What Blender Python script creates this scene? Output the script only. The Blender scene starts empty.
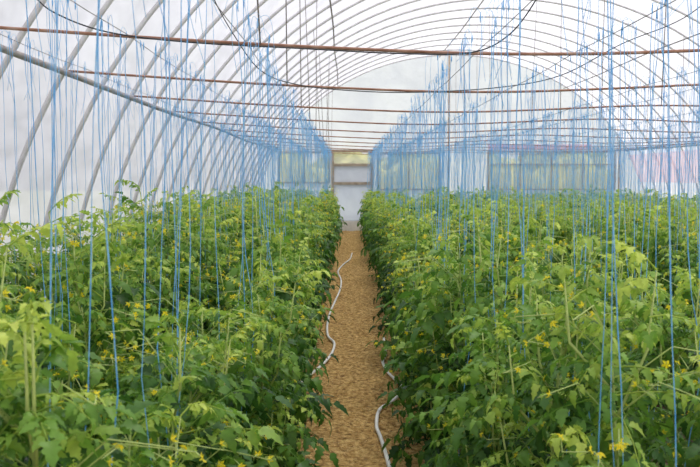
import bpy, math, random
import numpy as np
from mathutils import Vector
random.seed(7); rng=np.random.default_rng(7)
scene=bpy.context.scene
scene.view_settings.view_transform='Standard'
scene.view_settings.exposure=0.10
COL=scene.collection
CAMZ=1.65; F=900.0

# ------------------------------------------------------------ helpers
def mesh_obj(name,verts,faces,mats,smooth=True,matidx=None,tint=None,link=True):
    me=bpy.data.meshes.new(name)
    me.from_pydata([tuple(map(float,v)) for v in verts],[],[tuple(map(int,f)) for f in faces])
    for m in (mats if isinstance(mats,(list,tuple)) else [mats]): me.materials.append(m)
    if matidx is not None: me.polygons.foreach_set('material_index',np.array(matidx,dtype=np.int32))
    if smooth: me.polygons.foreach_set('use_smooth',np.ones(len(me.polygons),dtype=bool))
    if tint is not None:
        a=me.attributes.new('tint','FLOAT','POINT'); a.data.foreach_set('value',np.array(tint,dtype=np.float32))
    me.update()
    ob=bpy.data.objects.new(name,me)
    if link: COL.objects.link(ob)
    return ob
def tag(ob,label,cat,group=None,kind=None):
    ob['label']=label; ob['category']=cat
    if group: ob['group']=group
    if kind: ob['kind']=kind
    return ob
class Geo:
    def __init__(s): s.v=[];s.f=[];s.m=[];s.t=[]
    def add(s,v,f,m=0,t=0.5):
        o=len(s.v); s.v.extend(v); s.f.extend([tuple(i+o for i in q) for q in f]); s.m.extend([m]*len(f))
        s.t.extend([t]*len(v) if not hasattr(t,'__len__') else t)
    def tube(s,pts,r,n=6,m=0,t=0.5,caps=True):
        pts=np.array(pts,dtype=float); k=len(pts)
        d=np.gradient(pts,axis=0); d/=np.linalg.norm(d,axis=1)[:,None]+1e-9
        rr=r if hasattr(r,'__len__') else [r]*k
        md=d.mean(0)
        up=np.array([0,0,1.]) if abs(d[:,2]).max()<0.9 else (np.array([0,1.,0]) if abs(md[1])<0.7 and abs(d[:,1]).max()<0.9 else np.array([1.,0.3,0]))
        v=[]
        for i in range(k):
            a=np.cross(d[i],up); a/=np.linalg.norm(a)+1e-9; b=np.cross(a,d[i])
            for j in range(n):
                th=2*math.pi*j/n
                v.append(pts[i]+rr[i]*(a*math.cos(th)+b*math.sin(th)))
        f=[(i*n+j,i*n+(j+1)%n,(i+1)*n+(j+1)%n,(i+1)*n+j) for i in range(k-1) for j in range(n)]
        if caps: f.append(tuple(range(n-1,-1,-1))); f.append(tuple((k-1)*n+j for j in range(n)))
        s.add(v,f,m,t)
    def box(s,x0,x1,y0,y1,z0,z1,m=0):
        v=[(x,y,z) for x in(x0,x1) for y in(y0,y1) for z in(z0,z1)]
        f=[(0,1,3,2),(4,6,7,5),(0,4,5,1),(2,3,7,6),(0,2,6,4),(1,5,7,3)]
        s.add(v,f,m)
    def obj(s,name,mats,smooth=True,tint=False,link=True):
        return mesh_obj(name,s.v,s.f,mats,smooth,s.m,s.t if tint else None,link)

# ------------------------------------------------------------ materials
def newmat(name):
    m=bpy.data.materials.new(name); m.use_nodes=True
    nt=m.node_tree; nt.nodes.clear(); return m,nt,nt.nodes,nt.links
def ramp(N,stops):
    r=N.new('ShaderNodeValToRGB'); e=r.color_ramp.elements
    e[0].position=stops[0][0]; e[0].color=(*stops[0][1],1)
    e[1].position=stops[-1][0]; e[1].color=(*stops[-1][1],1)
    for p,c in stops[1:-1]:
        q=e.new(p); q.color=(*c,1)
    return r
def noisemat(name,stops,scale=8,rough=0.7,bump=0.0,metal=0.0,detail=6,bscale=None,bdist=0.02):
    m,nt,N,L=newmat(name)
    o=N.new('ShaderNodeOutputMaterial'); p=N.new('ShaderNodeBsdfPrincipled')
    tc=N.new('ShaderNodeTexCoord'); n=N.new('ShaderNodeTexNoise'); n.inputs['Scale'].default_value=scale; n.inputs['Detail'].default_value=detail
    r=ramp(N,stops)
    L.new(tc.outputs['Object'],n.inputs['Vector']); L.new(n.outputs['Fac'],r.inputs['Fac']); L.new(r.outputs['Color'],p.inputs['Base Color'])
    p.inputs['Roughness'].default_value=rough; p.inputs['Metallic'].default_value=metal
    if bump:
        b=N.new('ShaderNodeBump'); b.inputs['Strength'].default_value=bump; b.inputs['Distance'].default_value=bdist
        n2=N.new('ShaderNodeTexNoise'); n2.inputs['Scale'].default_value=bscale or scale*3; n2.inputs['Detail'].default_value=8
        L.new(tc.outputs['Object'],n2.inputs['Vector']); L.new(n2.outputs['Fac'],b.inputs['Height']); L.new(b.outputs['Normal'],p.inputs['Normal'])
    L.new(p.outputs[0],o.inputs[0]); return m
def filmmat(name,c1,c2,transp,scale=0.6,dif=0.25,stretch=(1,1,1),bump=0.3):
    m,nt,N,L=newmat(name)
    o=N.new('ShaderNodeOutputMaterial'); tc=N.new('ShaderNodeTexCoord')
    mp=N.new('ShaderNodeMapping'); mp.inputs['Scale'].default_value=stretch
    n=N.new('ShaderNodeTexNoise'); n.inputs['Scale'].default_value=scale; n.inputs['Detail'].default_value=4; n.inputs['Distortion'].default_value=0.6
    r=ramp(N,[(0.30,c1),(0.68,c2)])
    L.new(tc.outputs['Object'],mp.inputs['Vector']); L.new(mp.outputs[0],n.inputs['Vector']); L.new(n.outputs['Fac'],r.inputs['Fac'])
    tl=N.new('ShaderNodeBsdfTranslucent'); df=N.new('ShaderNodeBsdfDiffuse'); tr=N.new('ShaderNodeBsdfTransparent')
    L.new(r.outputs['Color'],tl.inputs['Color']); L.new(r.outputs['Color'],df.inputs['Color'])
    w=N.new('ShaderNodeTexNoise'); w.inputs['Scale'].default_value=1.6; w.inputs['Detail'].default_value=3
    b=N.new('ShaderNodeBump'); b.inputs['Strength'].default_value=bump; b.inputs['Distance'].default_value=0.14
    L.new(mp.outputs[0],w.inputs['Vector']); L.new(w.outputs['Fac'],b.inputs['Height'])
    L.new(b.outputs[0],tl.inputs['Normal']); L.new(b.outputs[0],df.inputs['Normal'])
    m1=N.new('ShaderNodeMixShader'); m1.inputs[0].default_value=dif
    L.new(tl.outputs[0],m1.inputs[1]); L.new(df.outputs[0],m1.inputs[2])
    m2=N.new('ShaderNodeMixShader'); m2.inputs[0].default_value=transp
    L.new(m1.outputs[0],m2.inputs[1]); L.new(tr.outputs[0],m2.inputs[2]); L.new(m2.outputs[0],o.inputs[0])
    return m
def leafmat(name,stops,transl=0.35,rough=0.45):
    m,nt,N,L=newmat(name)
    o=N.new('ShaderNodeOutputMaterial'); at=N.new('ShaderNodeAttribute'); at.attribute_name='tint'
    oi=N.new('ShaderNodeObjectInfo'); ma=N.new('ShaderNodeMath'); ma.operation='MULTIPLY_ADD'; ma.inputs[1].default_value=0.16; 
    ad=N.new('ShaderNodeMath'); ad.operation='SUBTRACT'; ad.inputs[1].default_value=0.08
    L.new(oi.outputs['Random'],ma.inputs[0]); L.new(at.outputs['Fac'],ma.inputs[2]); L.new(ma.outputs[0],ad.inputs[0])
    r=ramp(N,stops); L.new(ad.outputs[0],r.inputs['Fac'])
    tc=N.new('ShaderNodeTexCoord'); n=N.new('ShaderNodeTexNoise'); n.inputs['Scale'].default_value=45; n.inputs['Detail'].default_value=3
    L.new(tc.outputs['Object'],n.inputs['Vector'])
    hv=N.new('ShaderNodeHueSaturation'); mr=N.new('ShaderNodeMapRange'); mr.inputs['To Min'].default_value=0.65; mr.inputs['To Max'].default_value=1.35
    L.new(n.outputs['Fac'],mr.inputs['Value']); L.new(mr.outputs[0],hv.inputs['Value']); L.new(r.outputs['Color'],hv.inputs['Color'])
    p=N.new('ShaderNodeBsdfPrincipled'); p.inputs['Roughness'].default_value=rough
    tl=N.new('ShaderNodeBsdfTranslucent'); mx=N.new('ShaderNodeMixShader'); mx.inputs[0].default_value=transl
    L.new(hv.outputs[0],p.inputs['Base Color']); L.new(hv.outputs[0],tl.inputs['Color'])
    b=N.new('ShaderNodeBump'); b.inputs['Strength'].default_value=0.35; b.inputs['Distance'].default_value=0.004
    L.new(n.outputs['Fac'],b.inputs['Height']); L.new(b.outputs[0],p.inputs['Normal'])
    L.new(p.outputs[0],mx.inputs[1]); L.new(tl.outputs[0],mx.inputs[2]); L.new(mx.outputs[0],o.inputs[0]); return m

M_film=filmmat('greenhouse_film',(0.555,0.55,0.615),(0.64,0.64,0.695),0.15,0.9,0.25,(1,.6,1),0.6)
M_endfilm=filmmat('end_wall_film',(0.56,0.58,0.65),(0.66,0.68,0.73),0.08,1.0,.3)
M_door=filmmat('door_film',(0.56,0.59,0.67),(0.68,0.71,0.77),0.08,1.0,.3)
M_pane=filmmat('hazy_pane',(0.64,0.66,0.61),(0.74,0.74,0.71),0.62)
M_pink=filmmat('pink_film',(0.85,0.55,0.64),(0.9,0.70,0.76),0.35)
M_steel=noisemat('galvanised_steel',[(0.3,(0.64,0.61,0.62)),(0.7,(0.82,0.79,0.81))],12,0.5,0.05)
M_rust=noisemat('rusty_steel',[(0.3,(0.27,0.12,0.075)),(0.55,(0.42,0.22,0.15)),(0.75,(0.54,0.38,0.31))],9,0.75,0.2)
M_rail=noisemat('weathered_rail',[(0.3,(0.32,0.28,0.28)),(0.7,(0.50,0.44,0.42))],9,0.6,0.1)
M_wire=noisemat('thin_wire',[(0.3,(0.22,0.19,0.19)),(0.7,(0.36,0.32,0.31))],20,0.5)
M_black=noisemat('black_rubber',[(0.3,(0.015,0.015,0.02)),(0.7,(0.05,0.05,0.06))],20,0.5)
M_hose=noisemat('pale_hose_plastic',[(0.3,(0.84,0.83,0.80)),(0.7,(0.96,0.95,0.93))],15,0.45,0.1)
M_soil=noisemat('soil',[(0.3,(0.10,0.065,0.04)),(0.7,(0.22,0.15,0.09))],6,0.95,0.8,bscale=30)
M_path=noisemat('sandy_path',[(0.32,(0.22,0.115,0.032)),(0.48,(0.53,0.315,0.10)),(0.66,(0.80,0.55,0.22))],26,0.95,1.0,bscale=60,detail=14,bdist=0.03)
M_straw=noisemat('dry_straw',[(0.3,(0.55,0.35,0.12)),(0.7,(0.82,0.60,0.28))],3,0.9)
M_grass=noisemat('grass',[(0.3,(0.40,0.42,0.33)),(0.7,(0.56,0.57,0.45))],0.8,0.9,0.5)
M_hedge=noisemat('hedge_leaves',[(0.3,(0.14,0.17,0.03)),(0.55,(0.32,0.30,0.09)),(0.75,(0.42,0.44,0.14))],1.2,0.9,1.0,bscale=4,bdist=0.3)
M_brown=noisemat('brown_frame',[(0.3,(0.36,0.28,0.21)),(0.7,(0.54,0.44,0.35))],9,0.8)
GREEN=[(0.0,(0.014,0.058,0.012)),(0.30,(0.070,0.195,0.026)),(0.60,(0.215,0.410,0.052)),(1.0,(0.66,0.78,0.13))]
M_leaf=leafmat('tomato_leaf',GREEN,0.42)
M_stem=leafmat('tomato_stem',[(0.0,(0.20,0.32,0.07)),(1.0,(0.56,0.64,0.20))],0.0,0.5)
M_flower=leafmat('tomato_flower',[(0.0,(1.0,0.80,0.02)),(1.0,(1.0,0.92,0.08))],0.4)
def twinemat():
    m,nt,N,L=newmat('blue_twine')
    o=N.new('ShaderNodeOutputMaterial'); tc=N.new('ShaderNodeTexCoord'); n=N.new('ShaderNodeTexNoise'); n.inputs['Scale'].default_value=9
    r=ramp(N,[(0.3,(0.18,0.56,0.94)),(0.7,(0.46,0.78,1.0))]); p=N.new('ShaderNodeBsdfPrincipled'); p.inputs['Roughness'].default_value=0.4
    tl=N.new('ShaderNodeBsdfTranslucent'); mx=N.new('ShaderNodeMixShader'); mx.inputs[0].default_value=0.5
    tr=N.new('ShaderNodeBsdfTransparent'); m2=N.new('ShaderNodeMixShader'); m2.inputs[0].default_value=0.1
    L.new(tc.outputs['Object'],n.inputs['Vector']); L.new(n.outputs['Fac'],r.inputs['Fac']); L.new(r.outputs[0],p.inputs['Base Color']); L.new(r.outputs[0],tl.inputs['Color'])
    L.new(p.outputs[0],mx.inputs[1]); L.new(tl.outputs[0],mx.inputs[2]); L.new(mx.outputs[0],m2.inputs[1]); L.new(tr.outputs[0],m2.inputs[2]); L.new(m2.outputs[0],o.inputs[0]); return m
M_twine=twinemat()

# ------------------------------------------------------------ tunnel shell
CX=3.1; A=5.91; H=5.25; YB=-2.65; YE=27.0
def arch(x,off=0.0):
    u=(x-CX)/(A+off); return (H+off)*math.sqrt(max(0,1-u*u))
def archpts(off=0,n=64):
    return [(CX-(A+off)*math.cos(math.pi*i/n),(H+off)*math.sin(math.pi*i/n)) for i in range(n+1)]
hy=[4.7+1.05*i for i in range(-6,22)]; hy=[y for y in hy if y<26.95]
g=Geo(); ys=[float(y) for y in np.arange(YB,YE,0.15)]+[YE]; k=73
v=[]
for y in ys:
    ph=abs(math.sin(math.pi*(y-hy[0])/1.05))
    off=0.045-0.030*ph*ph   # film sags inward a little between hoops
    for i in range(73):
        th=math.pi*i/72; wr=0.006*math.sin(i*.9+y*2.3)
        v.append((CX-(A+off+wr)*math.cos(th),y,(H+off+wr)*math.sin(th)))
f=[(j*k+i,j*k+i+1,(j+1)*k+i+1,(j+1)*k+i) for j in range(len(ys)-1) for i in range(k-1)]
g.add(v,f); o=g.obj('ceiling',[M_film]); tag(o,'translucent white plastic film stretched over the tunnel hoops','greenhouse roof',kind='structure')

# hoops
g=Geo(); g.tube([(x,0,z) for x,z in archpts(-0.012,56)],0.022,8); hoop0=g.obj('greenhouse_hoop',[M_steel]); hoop0.location.y=hy[0]
hoops=[hoop0]
for y in hy[1:]:
    c=hoop0.copy(); COL.objects.link(c); c.location.y=y; hoops.append(c)
for h in hoops: tag(h,'arched grey steel hoop holding up the plastic film','tunnel hoop',group='steel hoops of the tunnel')
# rails / purlins
def rail(x,r,mat,name,label,z=None):
    zz=(arch(x)-0.045) if z is None else z
    g=Geo(); g.tube([(x+0.01*math.sin(y*0.9),y,zz+0.012*math.sin(y*0.7+x)) for y in np.linspace(YB,YE-0.05,40)],r,8)
    o=g.obj(name,[mat]); tag(o,label,'metal pipe',group='lengthwise pipes of the tunnel'); return o
xe=A*math.sqrt(1-(2.42/H)**2)
rail(CX-xe+0.05,0.024,M_rail,'side_rail','thick weathered pipe running along the side of the tunnel',2.42)
rail(CX+xe-0.05,0.024,M_rail,'side_rail','thick weathered pipe running along the side of the tunnel',2.42)
for x in (-0.25,2.75,6.45): rail(x,0.014,M_wire,'roof_purlin','thin dark pipe running lengthwise under the roof film')
# crossbars with sag
def barz(x):
    ks=[(CX-xe,2.45),(-0.6,2.345),(0.9,2.28),(1.9,2.31),(3.1,2.37),(5.0,2.29),(7.0,2.34),(CX+xe,2.45)]
    xs=[a for a,b in ks]; zs=[b for a,b in ks]
    return float(np.interp(x,xs,zs))
def bz(x): return sum(barz(x+d) for d in (-.5,-.25,0,.25,.5))/5 if -1.9<x<8.1 else barz(x)
bars_y=[4.7+2.1*i for i in range(-2,11)]
g=Geo(); g.tube([(x,0,bz(x)) for x in np.linspace(CX-xe,CX+xe,50)],0.0088,8); b0=g.obj('crossbar',[M_rust])
for i,y in enumerate(bars_y):
    c=b0 if i==0 else b0.copy()
    if i: COL.objects.link(c)
    c.location.y=y+0.05; tag(c,'thin rusty brown steel bar spanning the tunnel from side to side','crossbar',group='rusty crossbars of the tunnel')
for i,y in enumerate(bars_y):
    for x in (-0.45,3.1,6.45):
        g=Geo(); lean=random.uniform(-.12,.12)
        g.tube([(0,0,bz(x)),(lean/2,0,(bz(x)+arch(x))/2),(lean,-0.04,arch(x+lean)-0.01)],0.005,5)
        o=g.obj('hanger_rod',[M_wire]); o.location=(x,y+0.03,0); tag(o,'thin dark rod hanging a crossbar from the roof hoop','hanger rod',group='hanger rods')
# cables
def px(p,d): return ((p[0]-347)/F*d, d, CAMZ+(177-p[1])/F*d)
def smooth(pts,n=8):
    P=[np.array(p,float) for p in pts]; P=[2*P[0]-P[1]]+P+[2*P[-1]-P[-2]]; out=[]
    for i in range(1,len(P)-2):
        for t in np.linspace(0,1,n,endpoint=False):
            a,b,c,d=P[i-1:i+3]
            out.append(0.5*((2*b)+(-a+c)*t+(2*a-5*b+4*c-d)*t*t+(-a+3*b-3*c+d)*t**3))
    out.append(P[-2]); return out
for pts,d in (([(20,-25),(38,-2),(60,16),(110,34),(190,44),(300,50),(400,55),(470,54),(508,36),(535,0),(545,-25)],4.68),
              ([(205,-30),(216,2),(236,38),(262,72),(300,86),(360,92),(420,93),(500,88),(560,76),(620,45),(680,20),(730,-20)],6.78)):
    g=Geo(); g.tube(smooth([px(p,d) for p in pts]),0.0038,6); o=g.obj('electric_cable',[M_black]); tag(o,'thin black cable draped loosely over the crossbars','cable')

# ------------------------------------------------------------ end wall with openings
op=[(-2.0,-0.55,1.50,2.40),(-0.42,0.75,0.0,2.47),(0.95,2.75,1.30,2.38),(4.25,8.0,1.30,2.42)]
g=Geo(); xs=sorted(set([round(x,3) for x in np.linspace(CX-A,CX+A,50)]+[o_[0] for o_ in op]+[o_[1] for o_ in op]))
for a,b in zip(xs[:-1],xs[1:]):
    mid=(a+b)/2; segs=[(0,None)]
    for o_ in op:
        if o_[0]<mid<o_[1]:
            segs=[(0,o_[2]),(o_[3],None)] if o_[2]>0 else [(o_[3],None)]
    for z0,z1 in segs:
        za=arch(a,.04) if z1 is None else min(z1,arch(a,.04)); zb=arch(b,.04) if z1 is None else min(z1,arch(b,.04))
        za=max(za,z0); zb=max(zb,z0)
        if max(za,zb)-z0<0.005: continue
        g.add([(a,YE,z0),(b,YE,z0),(b,YE,zb),(a,YE,za)],[(0,1,2,3)])
o=g.obj('wall_back',[M_endfilm],smooth=False); tag(o,'white plastic film end wall of the tunnel','wall',kind='structure')
n=0
for i,(a,b,z0,z1) in enumerate(op):
    if i==1: continue
    n+=1; g=Geo(); t=0.04
    g.box(a,b,YE-.04,YE+.04,z1-t,z1+t*0.4); g.box(a,b,YE-.04,YE+.04,z0-t,z0)
    g.box(a-t,a,YE-.04,YE+.04,z0-t,z1+t*0.4); g.box(b,b+t,YE-.04,YE+.04,z0-t,z1+t*0.4)
    if b-a>3:
        for q in (1,2,3): g.box(a+(b-a)*q/4-.015,a+(b-a)*q/4+.015,YE-.03,YE+.03,z0,z1-t)
        g.box(a,b,YE-.03,YE+.03,z0+.70,z0+.74)
    else: g.box((a+b)/2-.015,(a+b)/2+.015,YE-.03,YE+.03,z0,z1-t)
    w=g.obj('window_%d'%n,[M_brown],smooth=False); tag(w,'vent opening in a brown frame covered with hazy film','window',kind='structure')
    g=Geo(); g.add([(a,YE,z0),(b,YE,z0),(b,YE,z1-t),(a,YE,z1-t)],[(0,1,2,3)]); p=g.obj('pane',[M_pane],smooth=False); p.parent=w
# door
a,b,z0,z1=op[1]; g=Geo()
g.box(a-.04,a+.03,YE-.05,YE+.05,0,z1); g.box(b-.03,b+.04,YE-.05,YE+.05,0,z1); g.box(a+.03,b-.03,YE-.05,YE+.05,z1-.08,z1)
g.box(a+.03,b-.03,YE-.04,YE+.04,1.97,2.05); g.box(a+.03,b-.03,YE-.04,YE+.04,1.42,1.50)
d=g.obj('door_1',[M_brown],smooth=False); tag(d,'narrow tunnel end door with see-through top strip and pale panels','door',kind='structure')
g=Geo(); g.add([(a+.03,YE,2.05),(b-.03,YE,2.05),(b-.03,YE,z1-.08),(a+.03,YE,z1-.08)],[(0,1,2,3)]); p=g.obj('pane',[M_pane],smooth=False); p.parent=d
g=Geo(); g.box(a+.03,b-.03,YE-.012,YE+.012,1.50,1.97); p=g.obj('panel',[M_endfilm],smooth=False); p.parent=d
g=Geo(); g.box(a+.03,b-.03,YE-.012,YE+.012,0.34,1.42); p=g.obj('panel',[M_door],smooth=False); p.parent=d
g=Geo(); g.box(a+.03,b-.03,YE-.03,YE+.03,0.02,0.34); p=g.obj('kick_panel',[M_hose],smooth=False); p.parent=d
g=Geo(); g.tube([(b-.12,YE-.02,1.0),(b-.12,YE-.08,1.0),(b-.12,YE-.08,1.16),(b-.12,YE-.02,1.16)],0.012,6); p=g.obj('handle',[M_rust]); p.parent=d
for x in (3.03,8.12):
    zt=arch(x)-.02; g=Geo()
    g.tube([(x,YE-.10,0),(x,YE-.10,zt)],0.03,8); o=g.obj('end_wall_post',[M_brown]); tag(o,'upright brown post supporting the end wall','post',group='end wall posts')
# pink film strip
g=Geo()
for y0,y1 in zip(np.linspace(20,26.8,12)[:-1],np.linspace(20,26.8,12)[1:]):
    def wx(z): return CX+A*math.sqrt(1-(z/H)**2)-.06
    zs=np.linspace(1.5,2.3,5)
    for q in range(4): g.add([(wx(zs[q]),y0,zs[q]),(wx(zs[q]),y1,zs[q]),(wx(zs[q+1]),y1,zs[q+1]),(wx(zs[q+1]),y0,zs[q+1])],[(0,1,2,3)])
o=g.obj('vent_curtain',[M_pink]); tag(o,'pinkish plastic curtain along the side vent of the tunnel','curtain')
g=Geo(); g.box(4.2,7.3,YE-.09,YE-.08,2.46,2.62); o=g.obj('vent_curtain',[M_pink],smooth=False); tag(o,'rolled pinkish plastic strip above the end wall vent','curtain')

# ------------------------------------------------------------ ground
g=Geo(); g.box(-60,70,-12,110,-0.3,-0.02); o=g.obj('ground',[M_grass],smooth=False); tag(o,'open grassy field around the greenhouse','ground',kind='structure')
nx,nyy=60,220; X=np.linspace(CX-A,CX+A,nx); Y=np.linspace(YB,YE+.3,nyy)
g=Geo(); v=[(x,y,0.0+0.012*math.sin(x*9+y*3)*math.sin(y*5.1)+random.uniform(-.008,.008)) for y in Y for x in X]
g.add(v,[(j*nx+i,j*nx+i+1,(j+1)*nx+i+1,(j+1)*nx+i) for j in range(nyy-1) for i in range(nx-1)])
o=g.obj('floor',[M_soil]); tag(o,'brown soil beds inside the greenhouse','soil floor',kind='structure')
X=np.linspace(-.50,.72,34); Y=np.linspace(YB+3,YE+.2,1100)
g=Geo(); v=[]
for y in Y:
    for i,x in enumerate(X):
        e=min(i,33-i)/6.0; v.append((x+0.02*math.sin(y*3.3),y,0.0+0.032*min(1,e)+random.uniform(-.008,.012)*(1 if e>0 else 0)+0.012*math.sin(x*13+y*2)*math.sin(y*4)*min(1,e)-(0.03 if e==0 else 0)))
g.add(v,[(j*34+i,j*34+i+1,(j+1)*34+i+1,(j+1)*34+i) for j in range(len(Y)-1) for i in range(33)])
o=g.obj('dirt_path',[M_path],smooth=True); tag(o,'straight sandy brown dirt path between two tomato rows','path')
g=Geo()
for i in range(11000):
    y=3.5+ (random.random()**1.4)*20; x=random.gauss(0.1,.28)
    if not -.45<x<.68: continue
    a=random.uniform(0,6.28); l=random.uniform(.008,.042); w=random.uniform(.0008,.0022); z=.045+random.uniform(0,.010)
    dx,dy=math.cos(a),math.sin(a)
    g.add([(x-dy*w,y+dx*w,z),(x+dy*w,y-dx*w,z),(x+dx*l+dy*w,y+dy*l-dx*w,z+random.uniform(-.004,.012)),(x+dx*l-dy*w,y+dy*l+dx*w,z+.003)],[(0,1,2,3)])
o=g.obj('straw_litter',[M_straw],smooth=False); tag(o,'scattered dry straw and plant bits on the dirt path','straw',kind='stuff')
def gp(p): d=CAMZ*F/(p[1]-177); return ((p[0]-347)/F*d,d,0.056)
for pts in ([(352,256),(350,262),(343,268),(338,275),(341,284),(340,294),(335,306),(330,318),(327,332),(328,343),(334,350),(332,360),(325,370),(312,382),(300,392)],
            [(384,345),(386,362),(383,370),(389,382),(403,398),(394,411),(380,421),(377,438),(381,450),(388,474),(394,500)]):
    g=Geo(); g.tube(smooth([gp(p) for p in pts]),0.0125,8); o=g.obj('irrigation_hose',[M_hose]); tag(o,'pale flexible irrigation hose lying in loose bends on the path','hose')
# outside hedge bank
g=Geo(); nn=46
for r in range(2):
    yy=48+r*4; hh=2.6+r*.6; prof=[(-1.2,0),(-1.1,.5),(-.8,.85),(0,1),(.8,.85),(1.1,.5),(1.2,0)]
    v=[]
    for i in range(nn):
        x=-4.2+i*0.42
        for a_,b_ in prof: v.append((x+random.uniform(-.1,.1),yy+a_+random.uniform(-.2,.2),-.05+b_*hh*(1+.18*math.sin(i*.7+r)+random.uniform(-.12,.12))))
    g.add(v,[(i*7+j,i*7+j+1,(i+1)*7+j+1,(i+1)*7+j) for i in range(nn-1) for j in range(6)])
o=g.obj('hedge',[M_hedge]); tag(o,'olive brown hedge beyond the greenhouse end','hedge',kind='stuff')

# ------------------------------------------------------------ tomato plants
ST=[0,.12,.27,.36,.52,.60,.75,.83,1.0]; HW=[0,.23,.33,.20,.31,.18,.22,.10,0]
STL=[0,.3,.65,1.0]; HWL=[0,.31,.24,0]
def leaflet(g,o,d,nrm,L,tint,hi=True):
    st,hw=(ST,HW) if hi else (STL,HWL)
    s=np.cross(d,nrm); s/=np.linalg.norm(s)+1e-9; nrm=np.cross(s,d)
    cv=random.uniform(.1,.9); fold=random.uniform(-.1,.7)
    k=len(st); mid=[o+d*(L*t*(1-.25*cv*t))-nrm*(cv*L*t*t) for t in st]
    v=list(mid); f=[]
    for sg in (1,-1):
        base=len(v)
        for i in range(1,k-1):
            w=hw[i]*L*random.uniform(.8,1.15)
            v.append(mid[i]+s*(sg*w)+nrm*(fold*w)-d*0.04*L)
        for i in range(k-1):
            if i==0: q=(0,1,base)
            elif i==k-2: q=(i,i+1,base+i-1)
            else: q=(i,i+1,base+i,base+i-1)
            f.append(q if sg>0 else q[::-1])
    g.add(v,f,0,tint)
def unit(v): return v/ (np.linalg.norm(v)+1e-9)
def leaf(g,o,az,el,L,tint,hi=True,scale=1.0):
    h=np.array([math.cos(az),math.sin(az),0.]); up=np.array([0,0,1.])
    droop=random.uniform(.3,1.4)
    def P(t): return o+h*(L*t*math.cos(el))+up*(L*(math.sin(el)*t-droop*t*t*.55))
    pts=[P(t) for t in (0,.33,.66,1.0)]
    g.tube(pts,[.003,.0024,.0018,.0012],3,0,min(.85,tint+.2),caps=False)
    side=np.array([-h[1],h[0],0])
    tw=random.uniform(-.7,.7)
    pos=((.28,.6),(.44,.9),(.64,1.0),(.76,.5),(.88,.85)) if hi else ((.35,.9),(.6,1.1),(.82,1.0))
    for t,sc in pos:
        dd=unit(P(t+.05)-P(t)); n0=unit(np.cross(side,dd)*-1); n0=n0 if n0[2]>0 else -n0
        for sg in (1,-1):
            d=unit(side*sg*math.cos(.5)+dd*random.uniform(.3,.8)+up*random.uniform(-.8,.3))
            nr=unit(n0+side*(tw+random.uniform(-.5,.5))+dd*random.uniform(-.5,.5))
            ll=L*.25*sc*scale*random.uniform(.8,1.2)
            leaflet(g,P(t+random.uniform(-.03,.03))+d*.006,d,nr,ll,min(1,max(0,tint+random.uniform(-.14,.18))),hi)
    dd=unit(P(1)-P(.9)); n0=unit(up+h*.5)
    leaflet(g,P(1),dd,unit(n0+side*tw*.5),L*.30*scale,tint,hi)
def stem_path(hh):
    a,b=random.uniform(0,6.28),random.uniform(0,6.28)
    return [np.array([.035*math.sin(a+z*4)-.035*math.sin(a),.035*math.sin(b+z*3.5)-.035*math.sin(b),z]) for z in np.linspace(0,hh,12)]
def make_plant(hi=True,nl=64):
    hh=random.uniform(1.04,1.34); sp=stem_path(hh)
    def S(t):
        i=min(10,int(t*11)); q=t*11-i; return sp[i]*(1-q)+sp[i+1]*q
    gs,gl=Geo(),Geo()
    gs.tube(sp,list(np.linspace(.010,.003,12)),6 if hi else 4,0,.6)
    shoots=[]
    for _ in range(6 if hi else 3):
        t0=random.uniform(.25,.9); az=random.uniform(0,6.28); l=random.uniform(.28,.50); o=S(t0)
        if o[2]+l*.9>hh+.14: l=max(.12,(hh+.14-o[2])/.9)
        e=o+np.array([math.cos(az)*l*.40,math.sin(az)*l*.40,l*.92]); m=(o+e)/2+np.array([math.cos(az)*.05,math.sin(az)*.05,-.02])
        gs.tube([o,m,e],[.005,.004,.002],5,0,.8); shoots.append((o,m,e))
    az=random.uniform(0,6.28)
    for i in range(nl):
        t=.06+.92*(i/(nl-1))**.85; az+=2.4+random.uniform(-.4,.4)
        top=max(0,(t-.72)/.28)
        L=random.uniform(.20,.35)*(1-.5*top); el=random.uniform(-.1,.95)+.35*top
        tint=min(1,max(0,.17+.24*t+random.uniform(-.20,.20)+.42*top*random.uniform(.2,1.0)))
        if not hi: L*=1.1
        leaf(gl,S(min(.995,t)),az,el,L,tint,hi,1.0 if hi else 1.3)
    for o,m,e in shoots:
        for q in range(9 if hi else 5):
            t=.2+.8*q/(8 if hi else 4); p=(1-t)**2*o+2*t*(1-t)*m+t*t*e
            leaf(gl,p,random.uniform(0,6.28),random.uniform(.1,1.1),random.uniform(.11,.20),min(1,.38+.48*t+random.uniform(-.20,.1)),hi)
    return gs,gl,S
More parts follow.
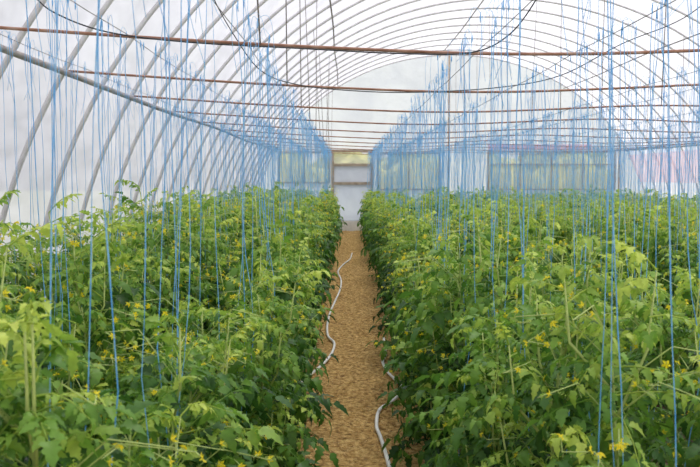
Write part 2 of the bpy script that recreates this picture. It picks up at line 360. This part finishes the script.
def make_flowers(n=None):
    g=Geo(); n=n or random.randint(2,4)
    top=np.array([0,0,0.]); az=random.uniform(0,6.28); ln=random.uniform(.18,.31)
    tip=np.array([math.cos(az)*ln,math.sin(az)*ln,.10]); mid=tip*.5+np.array([0,0,.07])
    g.tube([top,mid,tip],[.002,.0018,.0015],4,1,.6)
    for i in range(n):
        t=.45+.55*i/max(1,n-1); b=(1-t)**2*top+2*t*(1-t)*mid+t*t*tip
        c=b+np.array([random.uniform(-.05,.05),random.uniform(-.05,.05),random.uniform(-.02,.04)])
        g.tube([b,c],[.0013,.0013],3,1,.6)
        ax=unit(np.array([random.uniform(-.8,.8),random.uniform(-.8,.8),random.uniform(-.3,.8)]))
        u=unit(np.cross(ax,[.3,.2,1])); w=np.cross(ax,u); R=random.uniform(.011,.016)
        for k5 in range(5):
            th=2*math.pi*k5/5; e=u*math.cos(th)+w*math.sin(th); s=np.cross(ax,e)
            g.add([c,c+e*R*.5+s*R*.30+ax*.002,c+e*R-ax*.004,c+e*R*.5-s*R*.30+ax*.002],[(0,1,2,3)],0,random.random())
        g.tube([c,c+ax*.007],[.0025,.0012],5,0,.9)
    return g
NV=12
variants=[]
for i in range(NV):
    gs,gl,S=make_plant(True)
    so=gs.obj('stem',[M_stem],tint=True,link=False); fo=gl.obj('foliage',[M_leaf],tint=True,link=False)
    variants.append((so.data,fo.data,S))
flowerm=[make_flowers().obj('flower_cluster',[M_flower,M_stem],smooth=False,tint=True,link=False).data for _ in range(10)]
def merge_into(G,g2,m,off=(0,0,0),rot=0,mshift=None):
    c,s=math.cos(rot),math.sin(rot); vv=np.array(g2.v); q=np.empty_like(vv)
    q[:,0]=vv[:,0]*c-vv[:,1]*s+off[0]; q[:,1]=vv[:,0]*s+vv[:,1]*c+off[1]; q[:,2]=vv[:,2]+off[2]
    o=len(G.v); G.v.extend(q.tolist()); G.f.extend([tuple(i+o for i in t) for t in g2.f]); G.t.extend(g2.t)
    G.m.extend([m]*len(g2.f) if mshift is None else [mshift[x] for x in g2.m])
singles=[]
for i in range(10):
    G=Geo(); gs,gl,S=make_plant(True,52); merge_into(G,gs,1); merge_into(G,gl,0)
    for _ in range(14):
        t=random.uniform(.5,.99); merge_into(G,make_flowers(3),0,S(t),random.uniform(0,6),mshift={0:2,1:1})
    singles.append(G.obj('tomato_plant',[M_leaf,M_stem,M_flower],tint=True,link=False).data)
lows=[]
for i in range(6):
    gs,gl,S=make_plant(False,32); G=Geo(); merge_into(G,gs,1); merge_into(G,gl,0)
    for _ in range(6):
        t=random.uniform(.7,.98); merge_into(G,make_flowers(3),0,S(t),random.uniform(0,6),mshift={0:2,1:1})
    lows.append((np.array(G.v),G.f,G.m,G.t))

rows=[-1.93,-1.15,-0.53,0.68,1.20,2.25,2.78,3.75,4.28,5.25,5.78,6.75,7.4]
spots=[]
for ri,x in enumerate(rows):
    y=1.65+random.uniform(0,.3) if x<0 else 1.75+random.uniform(0,.3)
    while y<26.2:
        if abs(x)/y<0.52:
            sh=0
            if y<7 and ri==2: sh=.12*(7-y)/3 if y>4 else .07
            if y<9 and ri==3: sh=-.13*min(1,(9-y)/3)
            if y<3: sh=0
            spots.append((x+sh+random.uniform(-.05,.05),y+random.uniform(-.05,.05),ri))
        y+=0.38
spots.sort(key=lambda s:math.hypot(s[0],s[1]))
print('plants',len(spots))
PL='leafy green tomato plant with small yellow flowers in a soil row'
big=dict(v=[],f=[],m=[],t=[]); off=0
for i,(x,y,ri) in enumerate(spots):
    sc=random.uniform(.90,1.08); rot=random.uniform(0,6.28)
    if x<-1: sc*=1.06
    if i<90:
        e=bpy.data.objects.new('tomato_plant',None); e.empty_display_size=.1; COL.objects.link(e)
        e.location=(x,y,0); e.rotation_euler[2]=rot; e.scale=(sc,sc,sc)
        sm,fm,S=variants[i%NV]
        for nm,dt in (('stem',sm),('foliage',fm)):
            c=bpy.data.objects.new(nm,dt); COL.objects.link(c); c.parent=e
        for _ in range(random.randint(10,14)):
            c=bpy.data.objects.new('flower_cluster',random.choice(flowerm)); COL.objects.link(c); c.parent=e
            t=random.uniform(.35,.99); p=S(t); c.location=p; c.rotation_euler[2]=random.uniform(0,6.28)
        tag(e,PL,'tomato plant',group='tomato plants in the greenhouse rows')
    elif i<300:
        c=bpy.data.objects.new('tomato_plant',singles[i%10]); COL.objects.link(c)
        c.location=(x,y,0); c.rotation_euler[2]=rot; c.scale=(sc,sc,sc)
        tag(c,PL,'tomato plant',group='tomato plants in the greenhouse rows')
    else:
        V,Fc,Mi,T=lows[i%6]; cc,ss=math.cos(rot),math.sin(rot)
        q=np.stack([(V[:,0]*cc-V[:,1]*ss)*sc+x,(V[:,0]*ss+V[:,1]*cc)*sc+y,V[:,2]*sc],1)
        big['v'].append(q); big['f'].extend([tuple(k_+off for k_ in t) for t in Fc]); big['m'].extend(Mi); big['t'].extend(T); off+=len(V)
if off:
    o=mesh_obj('tomato_plants',np.concatenate(big['v']),big['f'],[M_leaf,M_stem,M_flower],True,big['m'],big['t'])
    tag(o,'dense green tomato rows filling the far part of the greenhouse','tomato plants',group='tomato plants in the greenhouse rows',kind='stuff')

# ------------------------------------------------------------ wires and twine
for x in rows:
    g=Geo(); pts=[]
    for y in np.arange(bars_y[0],26.9,.7): pts.append((x,y+.05,bz(x)+.013-.012*abs(math.sin(math.pi*(y-4.7)/2.1))))
    g.tube(pts,0.0022,5); o=g.obj('support_wire',[M_wire]); tag(o,'thin lengthwise wire resting on the crossbars above a plant row','wire',group='wires above the plant rows')
def twine_geo(seed,bottom,r,n=14,tail=True,sides=4):
    R=random.Random(seed); g=Geo(); top=2.33
    lx,ly=R.uniform(-.08,.08),R.uniform(-.14,.14); a=R.uniform(0,6); w=R.uniform(.001,.010)
    pts=[]
    for i in range(n+1):
        t=i/n; z=top+(bottom-top)*t
        wob=w*(1 if z>1.2 else 2.5)
        pts.append((lx*t+wob*math.sin(a+z*7),ly*t+wob*math.cos(a*2+z*6),z))
    g.tube(pts,[r*R.uniform(.65,1.35) for _ in pts],sides)
    for q in range(R.choice((1,1,2,3)) if tail else 0):
        b=R.uniform(0,6.28); l=R.uniform(.06,.40); s2=R.uniform(.02,.07)
        tp=[(0,0,top+.01),(s2*.6*math.cos(b),s2*.6*math.sin(b),top+R.uniform(.01,.04)),(s2*math.cos(b),s2*math.sin(b),top-.02),(s2*1.2*math.cos(b),s2*math.sin(b),top-l*.5),(s2*1.6*math.cos(b+.6),s2*1.3*math.sin(b+.6),top-l)]
        g.tube(smooth(tp,3),r*.6,sides)
    g.tube([(0,0,top-.03),(0.002,0,top-.015),(0,0,top+.012)],[r*1.2,r*2.0,r*1.2],5)
    return g
tv=[twine_geo(i,.25,.00155).obj('twine',[M_twine],link=False).data for i in range(24)]
tspots=[]
for (x,y,ri) in spots:
    tspots.append((x,y,ri))
    if y>3 or random.random()<.6: tspots.append((x+random.uniform(-.12,.12),y+random.uniform(-.18,.18),ri))
    if random.random()<.4 or y>9: tspots.append((x+random.uniform(-.14,.14),y+random.uniform(-.18,.18),ri))
    if y>9 and ri<7: tspots.append((x+random.uniform(-.14,.14),y+random.uniform(-.18,.18),ri))
tspots.sort(key=lambda s:math.hypot(s[0],s[1]))
print('twine',len(tspots))
G=Geo()
for i,(x,y,ri) in enumerate(tspots):
    z=bz(rows[ri])-2.33+.012; X=rows[ri]*.3+x*.7
    if i<300:
        c=bpy.data.objects.new('twine',tv[i%24]); COL.objects.link(c); c.location=(X,y,z); c.rotation_euler[2]=random.uniform(0,6.28)
        tag(c,'blue plastic twine hanging from a wire to a tomato plant','twine',group='blue support twine')
    else:
        g2=twine_geo(i,.9,.0017,5,True,3); merge_into(G,g2,0,(X,y,z),random.uniform(0,6))
o=G.obj('twine_rows',[M_twine]); tag(o,'many blue twines hanging in lines above the far plants','twine',group='blue support twine',kind='stuff')

# ------------------------------------------------------------ light, world, camera
w=bpy.data.worlds.new('World'); scene.world=w; w.use_nodes=True; nt=w.node_tree; N,L=nt.nodes,nt.links; N.clear()
bg=N.new('ShaderNodeBackground'); out=N.new('ShaderNodeOutputWorld'); tc=N.new('ShaderNodeTexCoord'); sx=N.new('ShaderNodeSeparateXYZ')
r=ramp(N,[(0.0,(0.95,0.95,0.98)),(0.6,(0.85,0.91,1.0))]); L.new(tc.outputs['Generated'],sx.inputs[0]); L.new(sx.outputs['Z'],r.inputs[0])
L.new(r.outputs[0],bg.inputs['Color']); bg.inputs['Strength'].default_value=0.84; L.new(bg.outputs[0],out.inputs[0])
s=bpy.data.lights.new('sun','SUN'); s.energy=6.3; s.angle=math.radians(12); s.color=(1,.96,.88)
so=bpy.data.objects.new('sun',s); COL.objects.link(so); so.rotation_euler=(math.radians(-16),math.radians(12),0)
cam=bpy.data.cameras.new('camera'); co=bpy.data.objects.new('camera',cam); COL.objects.link(co)
cam.lens=F*36/700; cam.sensor_width=36; cam.clip_start=.05; cam.clip_end=300
co.location=(0,0,CAMZ); co.rotation_euler=(math.radians(90)-math.atan(56.5/F),0,-math.atan(3/F))
cam.dof.use_dof=True; cam.dof.focus_distance=6.0; cam.dof.aperture_fstop=9
scene.camera=co
